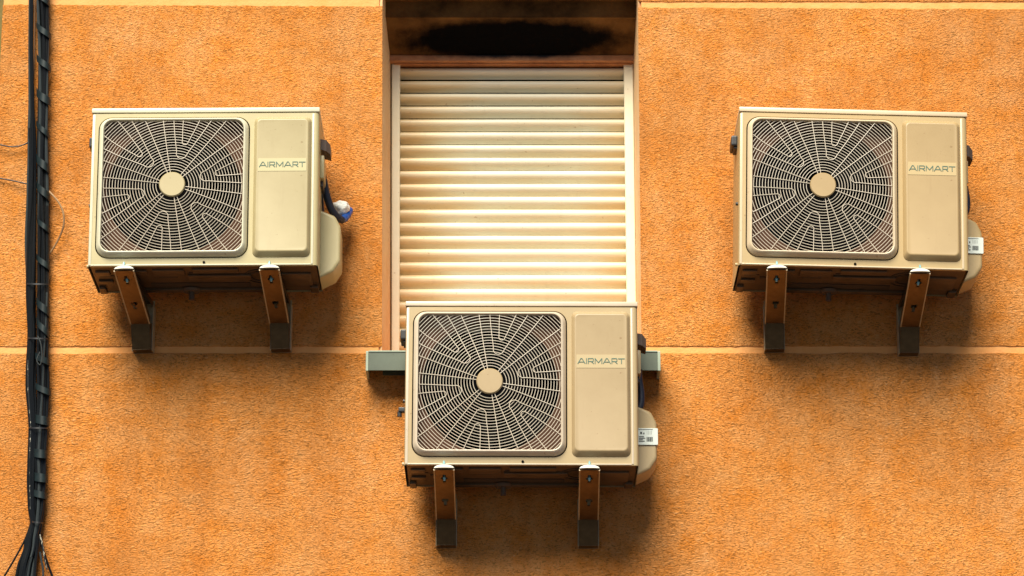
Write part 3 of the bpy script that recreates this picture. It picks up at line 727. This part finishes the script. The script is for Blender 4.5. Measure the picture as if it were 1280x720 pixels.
# ------------------------------------------------------------------ cable bundle down the left of the wall
cb = empty('cable_bundle', pt(48, 430, 0)); tag(cb, 'thick bundle of black cables tied with spiral wrap down the left of the wall', 'cable bundle')
KEY = [-60, 0, 60, 120, 180, 240, 300, 355, 423, 445, 480, 535, 570, 600, 640, 653, 680, 720, 790]
mainC = [53.5, 53.5, 54.8, 54.5, 53.5, 54, 54.5, 54, 53.5, 53, 54, 52.5, 50.5, 51, 48.5, 46.5, 42, 33, 14]
mainR = [8, 8, 7.5, 7.2, 7, 7, 7, 7, 7, 7.5, 8, 7, 7, 7, 7, 6.5, 7, 10, 18]
leftC = [39, 39, 38.6, 39.2, 39.5, 39, 38, 38.5, 40, 39, 38.5, 41, 39.5, 39, 40, 42, 36, 27, 6]
leftR = [1.8, 1.8, 1.8, 2.6, 5.2, 6, 7, 6.5, 5, 6, 6.5, 5, 5, 6, 5, 4, 6, 9, 14]
def interp(tab, y):
    for i in range(len(KEY) - 1):
        if KEY[i] <= y <= KEY[i + 1]:
            t = (y - KEY[i]) / (KEY[i + 1] - KEY[i]); t = t * t * (3 - 2 * t); return tab[i] + t * (tab[i + 1] - tab[i])
    return tab[-1]
rows = list(range(-60, 791, 17))
def run(C, Rr, ang, rad_f, tw, wob, y0=-60, y1=790, radius=.0065, m='cable', name='cable', flat=.8):
    pts = []
    ph = random.random() * 6
    for y in [r_ for r_ in rows if y0 <= r_ <= y1]:
        c = interp(C, y); r_ = interp(Rr, y); a = ang + tw * y / 300. + wob * math.sin(y / 70. + ph)
        px = c + r_ * rad_f * math.cos(a); dep = -.030 - .020 * rad_f * math.sin(a) * flat * min(1.2, r_ / 7)
        pts.append(pt(px, y, min(dep, -.009)))
    rel(cb, MB().tube(smooth_path(pts, 3), radius, 8), name, M[m])
for k in range(8): run(mainC, mainR, k * math.pi / 4, .78, .8, .55, radius=.0062, m='cable' if k % 3 else 'cablegrey')
run(mainC, mainR, 0, .1, 0, .2, radius=.012)
for k in range(5): run(leftC, leftR, k * 2 * math.pi / 5, .74, .9, .6, radius=.0058, m='cable' if k != 2 else 'cablegrey')
run(leftC, leftR, 0, .0, 0, .2, y0=150, radius=.014)
run(leftC, leftR, 1.2, .55, 0, .5, y0=175, y1=330, radius=.0035, m='speck', name='specked_cable')
run([c - 3 for c in leftC], leftR, 1.5, .9, 0, .25, y0=450, y1=640, radius=.003, m='speck', name='specked_cable')
# dark filler behind so that no wall shows through the tied core
# spiral wrap turns: flat tape crossing the front from upper left to lower right
def wrap(y, slant=11, h=8, C=mainC, Rr=mainR, m='wrap', name='spiral_wrap', ext=2.0, y_in=.0):
    L0, L1 = [], []
    n = 14; c = interp(C, y); r_ = interp(Rr, y) + ext
    mb = MB(); V = []
    for j in range(n + 1):
        a = math.pi * (1 - j / n); px = c + r_ * math.cos(a); dep = -.024 - .035 * math.sin(a) - y_in
        yy = y - slant / 2 + slant * j / n
        for hh, dd in ((-h / 2, 0), (h / 2, 0), (h / 2, .0018), (-h / 2, .0018)):
            q = pt(px, yy + hh, dep); V.append((q.x, q.y + dd, q.z))
    fs = [(j * 4 + k, j * 4 + (k + 1) % 4, (j + 1) * 4 + (k + 1) % 4, (j + 1) * 4 + k) for j in range(n) for k in range(4)] + [(0, 1, 2, 3), (n * 4, n * 4 + 1, n * 4 + 2, n * 4 + 3)]
    mb.add(V, fs); rel(cb, mb, name, M[m])
for y in (-6, 37, 81, 123, 163, 206, 240, 281, 331, 383, 412): wrap(y + random.uniform(-3, 3), random.uniform(15, 24), random.uniform(7, 11), ext=random.uniform(1, 2.6))
for y in (449, 487): wrap(y, 12, 8)
for y in (525, 567, 597, 618): wrap(y, random.uniform(3, 9), random.uniform(8, 11))
bothC = [(a + b_) / 2 + 1 for a, b_ in zip(leftC, mainC)]; bothR = [(b_ + r2 - a + r1) / 2 for a, b_, r1, r2 in zip(leftC, mainC, leftR, mainR)]
for y in (355, 423, 535): wrap(y, 1, 1.8, bothC, bothR, 'black', 'cable_tie', .6, .004)
wrap(653, 2, 2.2, mainC, mainR, 'black', 'cable_tie', 1, .004)
# loose ends and stray wires of the bundle
def wire(name, pts, rad, m, root=cb): rel(root, MB().tube(smooth_path([pt(*q) for q in pts], 10), rad, 8), name, M[m])
wire('copper_wire', [(43.5, -40, -.02), (43.2, 30, -.022), (42.5, 80, -.02), (41, 115, -.02), (38.5, 140, -.022)], .0022, 'copper')
wire('looped_cable', [(58, 236, -.02), (64, 242, -.035), (74, 254, -.04), (79.5, 268, -.04), (79, 284, -.035), (71, 303, -.03), (60, 320, -.02)], .0036, 'loop')
wire('hanging_loop', [(50, 440, -.066), (46, 450, -.07), (50, 456, -.072), (52.5, 446, -.072), (51, 430, -.068), (47, 420, -.062)], .0022, 'cablegrey')
wire('loose_end', [(42, 640, -.03), (34, 668, -.03), (22, 692, -.03), (8, 716, -.03), (-12, 750, -.03)], .0035, 'cable')
wire('loose_end', [(48, 655, -.03), (52, 680, -.035), (58, 700, -.035), (66, 722, -.03), (80, 760, -.03)], .0042, 'cable')
wire('loose_end', [(50, 668, -.05), (54, 685, -.05), (56, 700, -.05), (59, 712, -.05)], .0028, 'speck')
wire('loose_end', [(50, 690, -.05), (52, 702, -.05), (54, 716, -.05), (52, 750, -.05)], .0038, 'cablegrey')
wire('loose_end', [(46, 660, -.04), (46, 685, -.04), (44, 710, -.04), (40, 760, -.04)], .0060, 'cable')
for pts, lab in (([(-30, 176, -.012), (0, 181, -.02), (14, 183.5, -.02), (28, 181.5, -.02), (40, 175, -.02)], 'upper thin black wire sagging from the left edge to the cable bundle'),
                 ([(-30, 219, -.012), (0, 223, -.012), (14, 225.5, -.015), (34, 230, -.02)], 'lower thin dark wire running from the left edge to the cable bundle')):
    o = rel(empty('tmp', (0, 0, 0)), MB().tube(smooth_path([pt(*q) for q in pts], 10), .0026, 8), 'thin_wire', M['black'])
    t_ = o.parent; o.parent = None; bpy.data.objects.remove(t_); tag(o, lab, 'wire', 'thin wires left of the cable bundle')
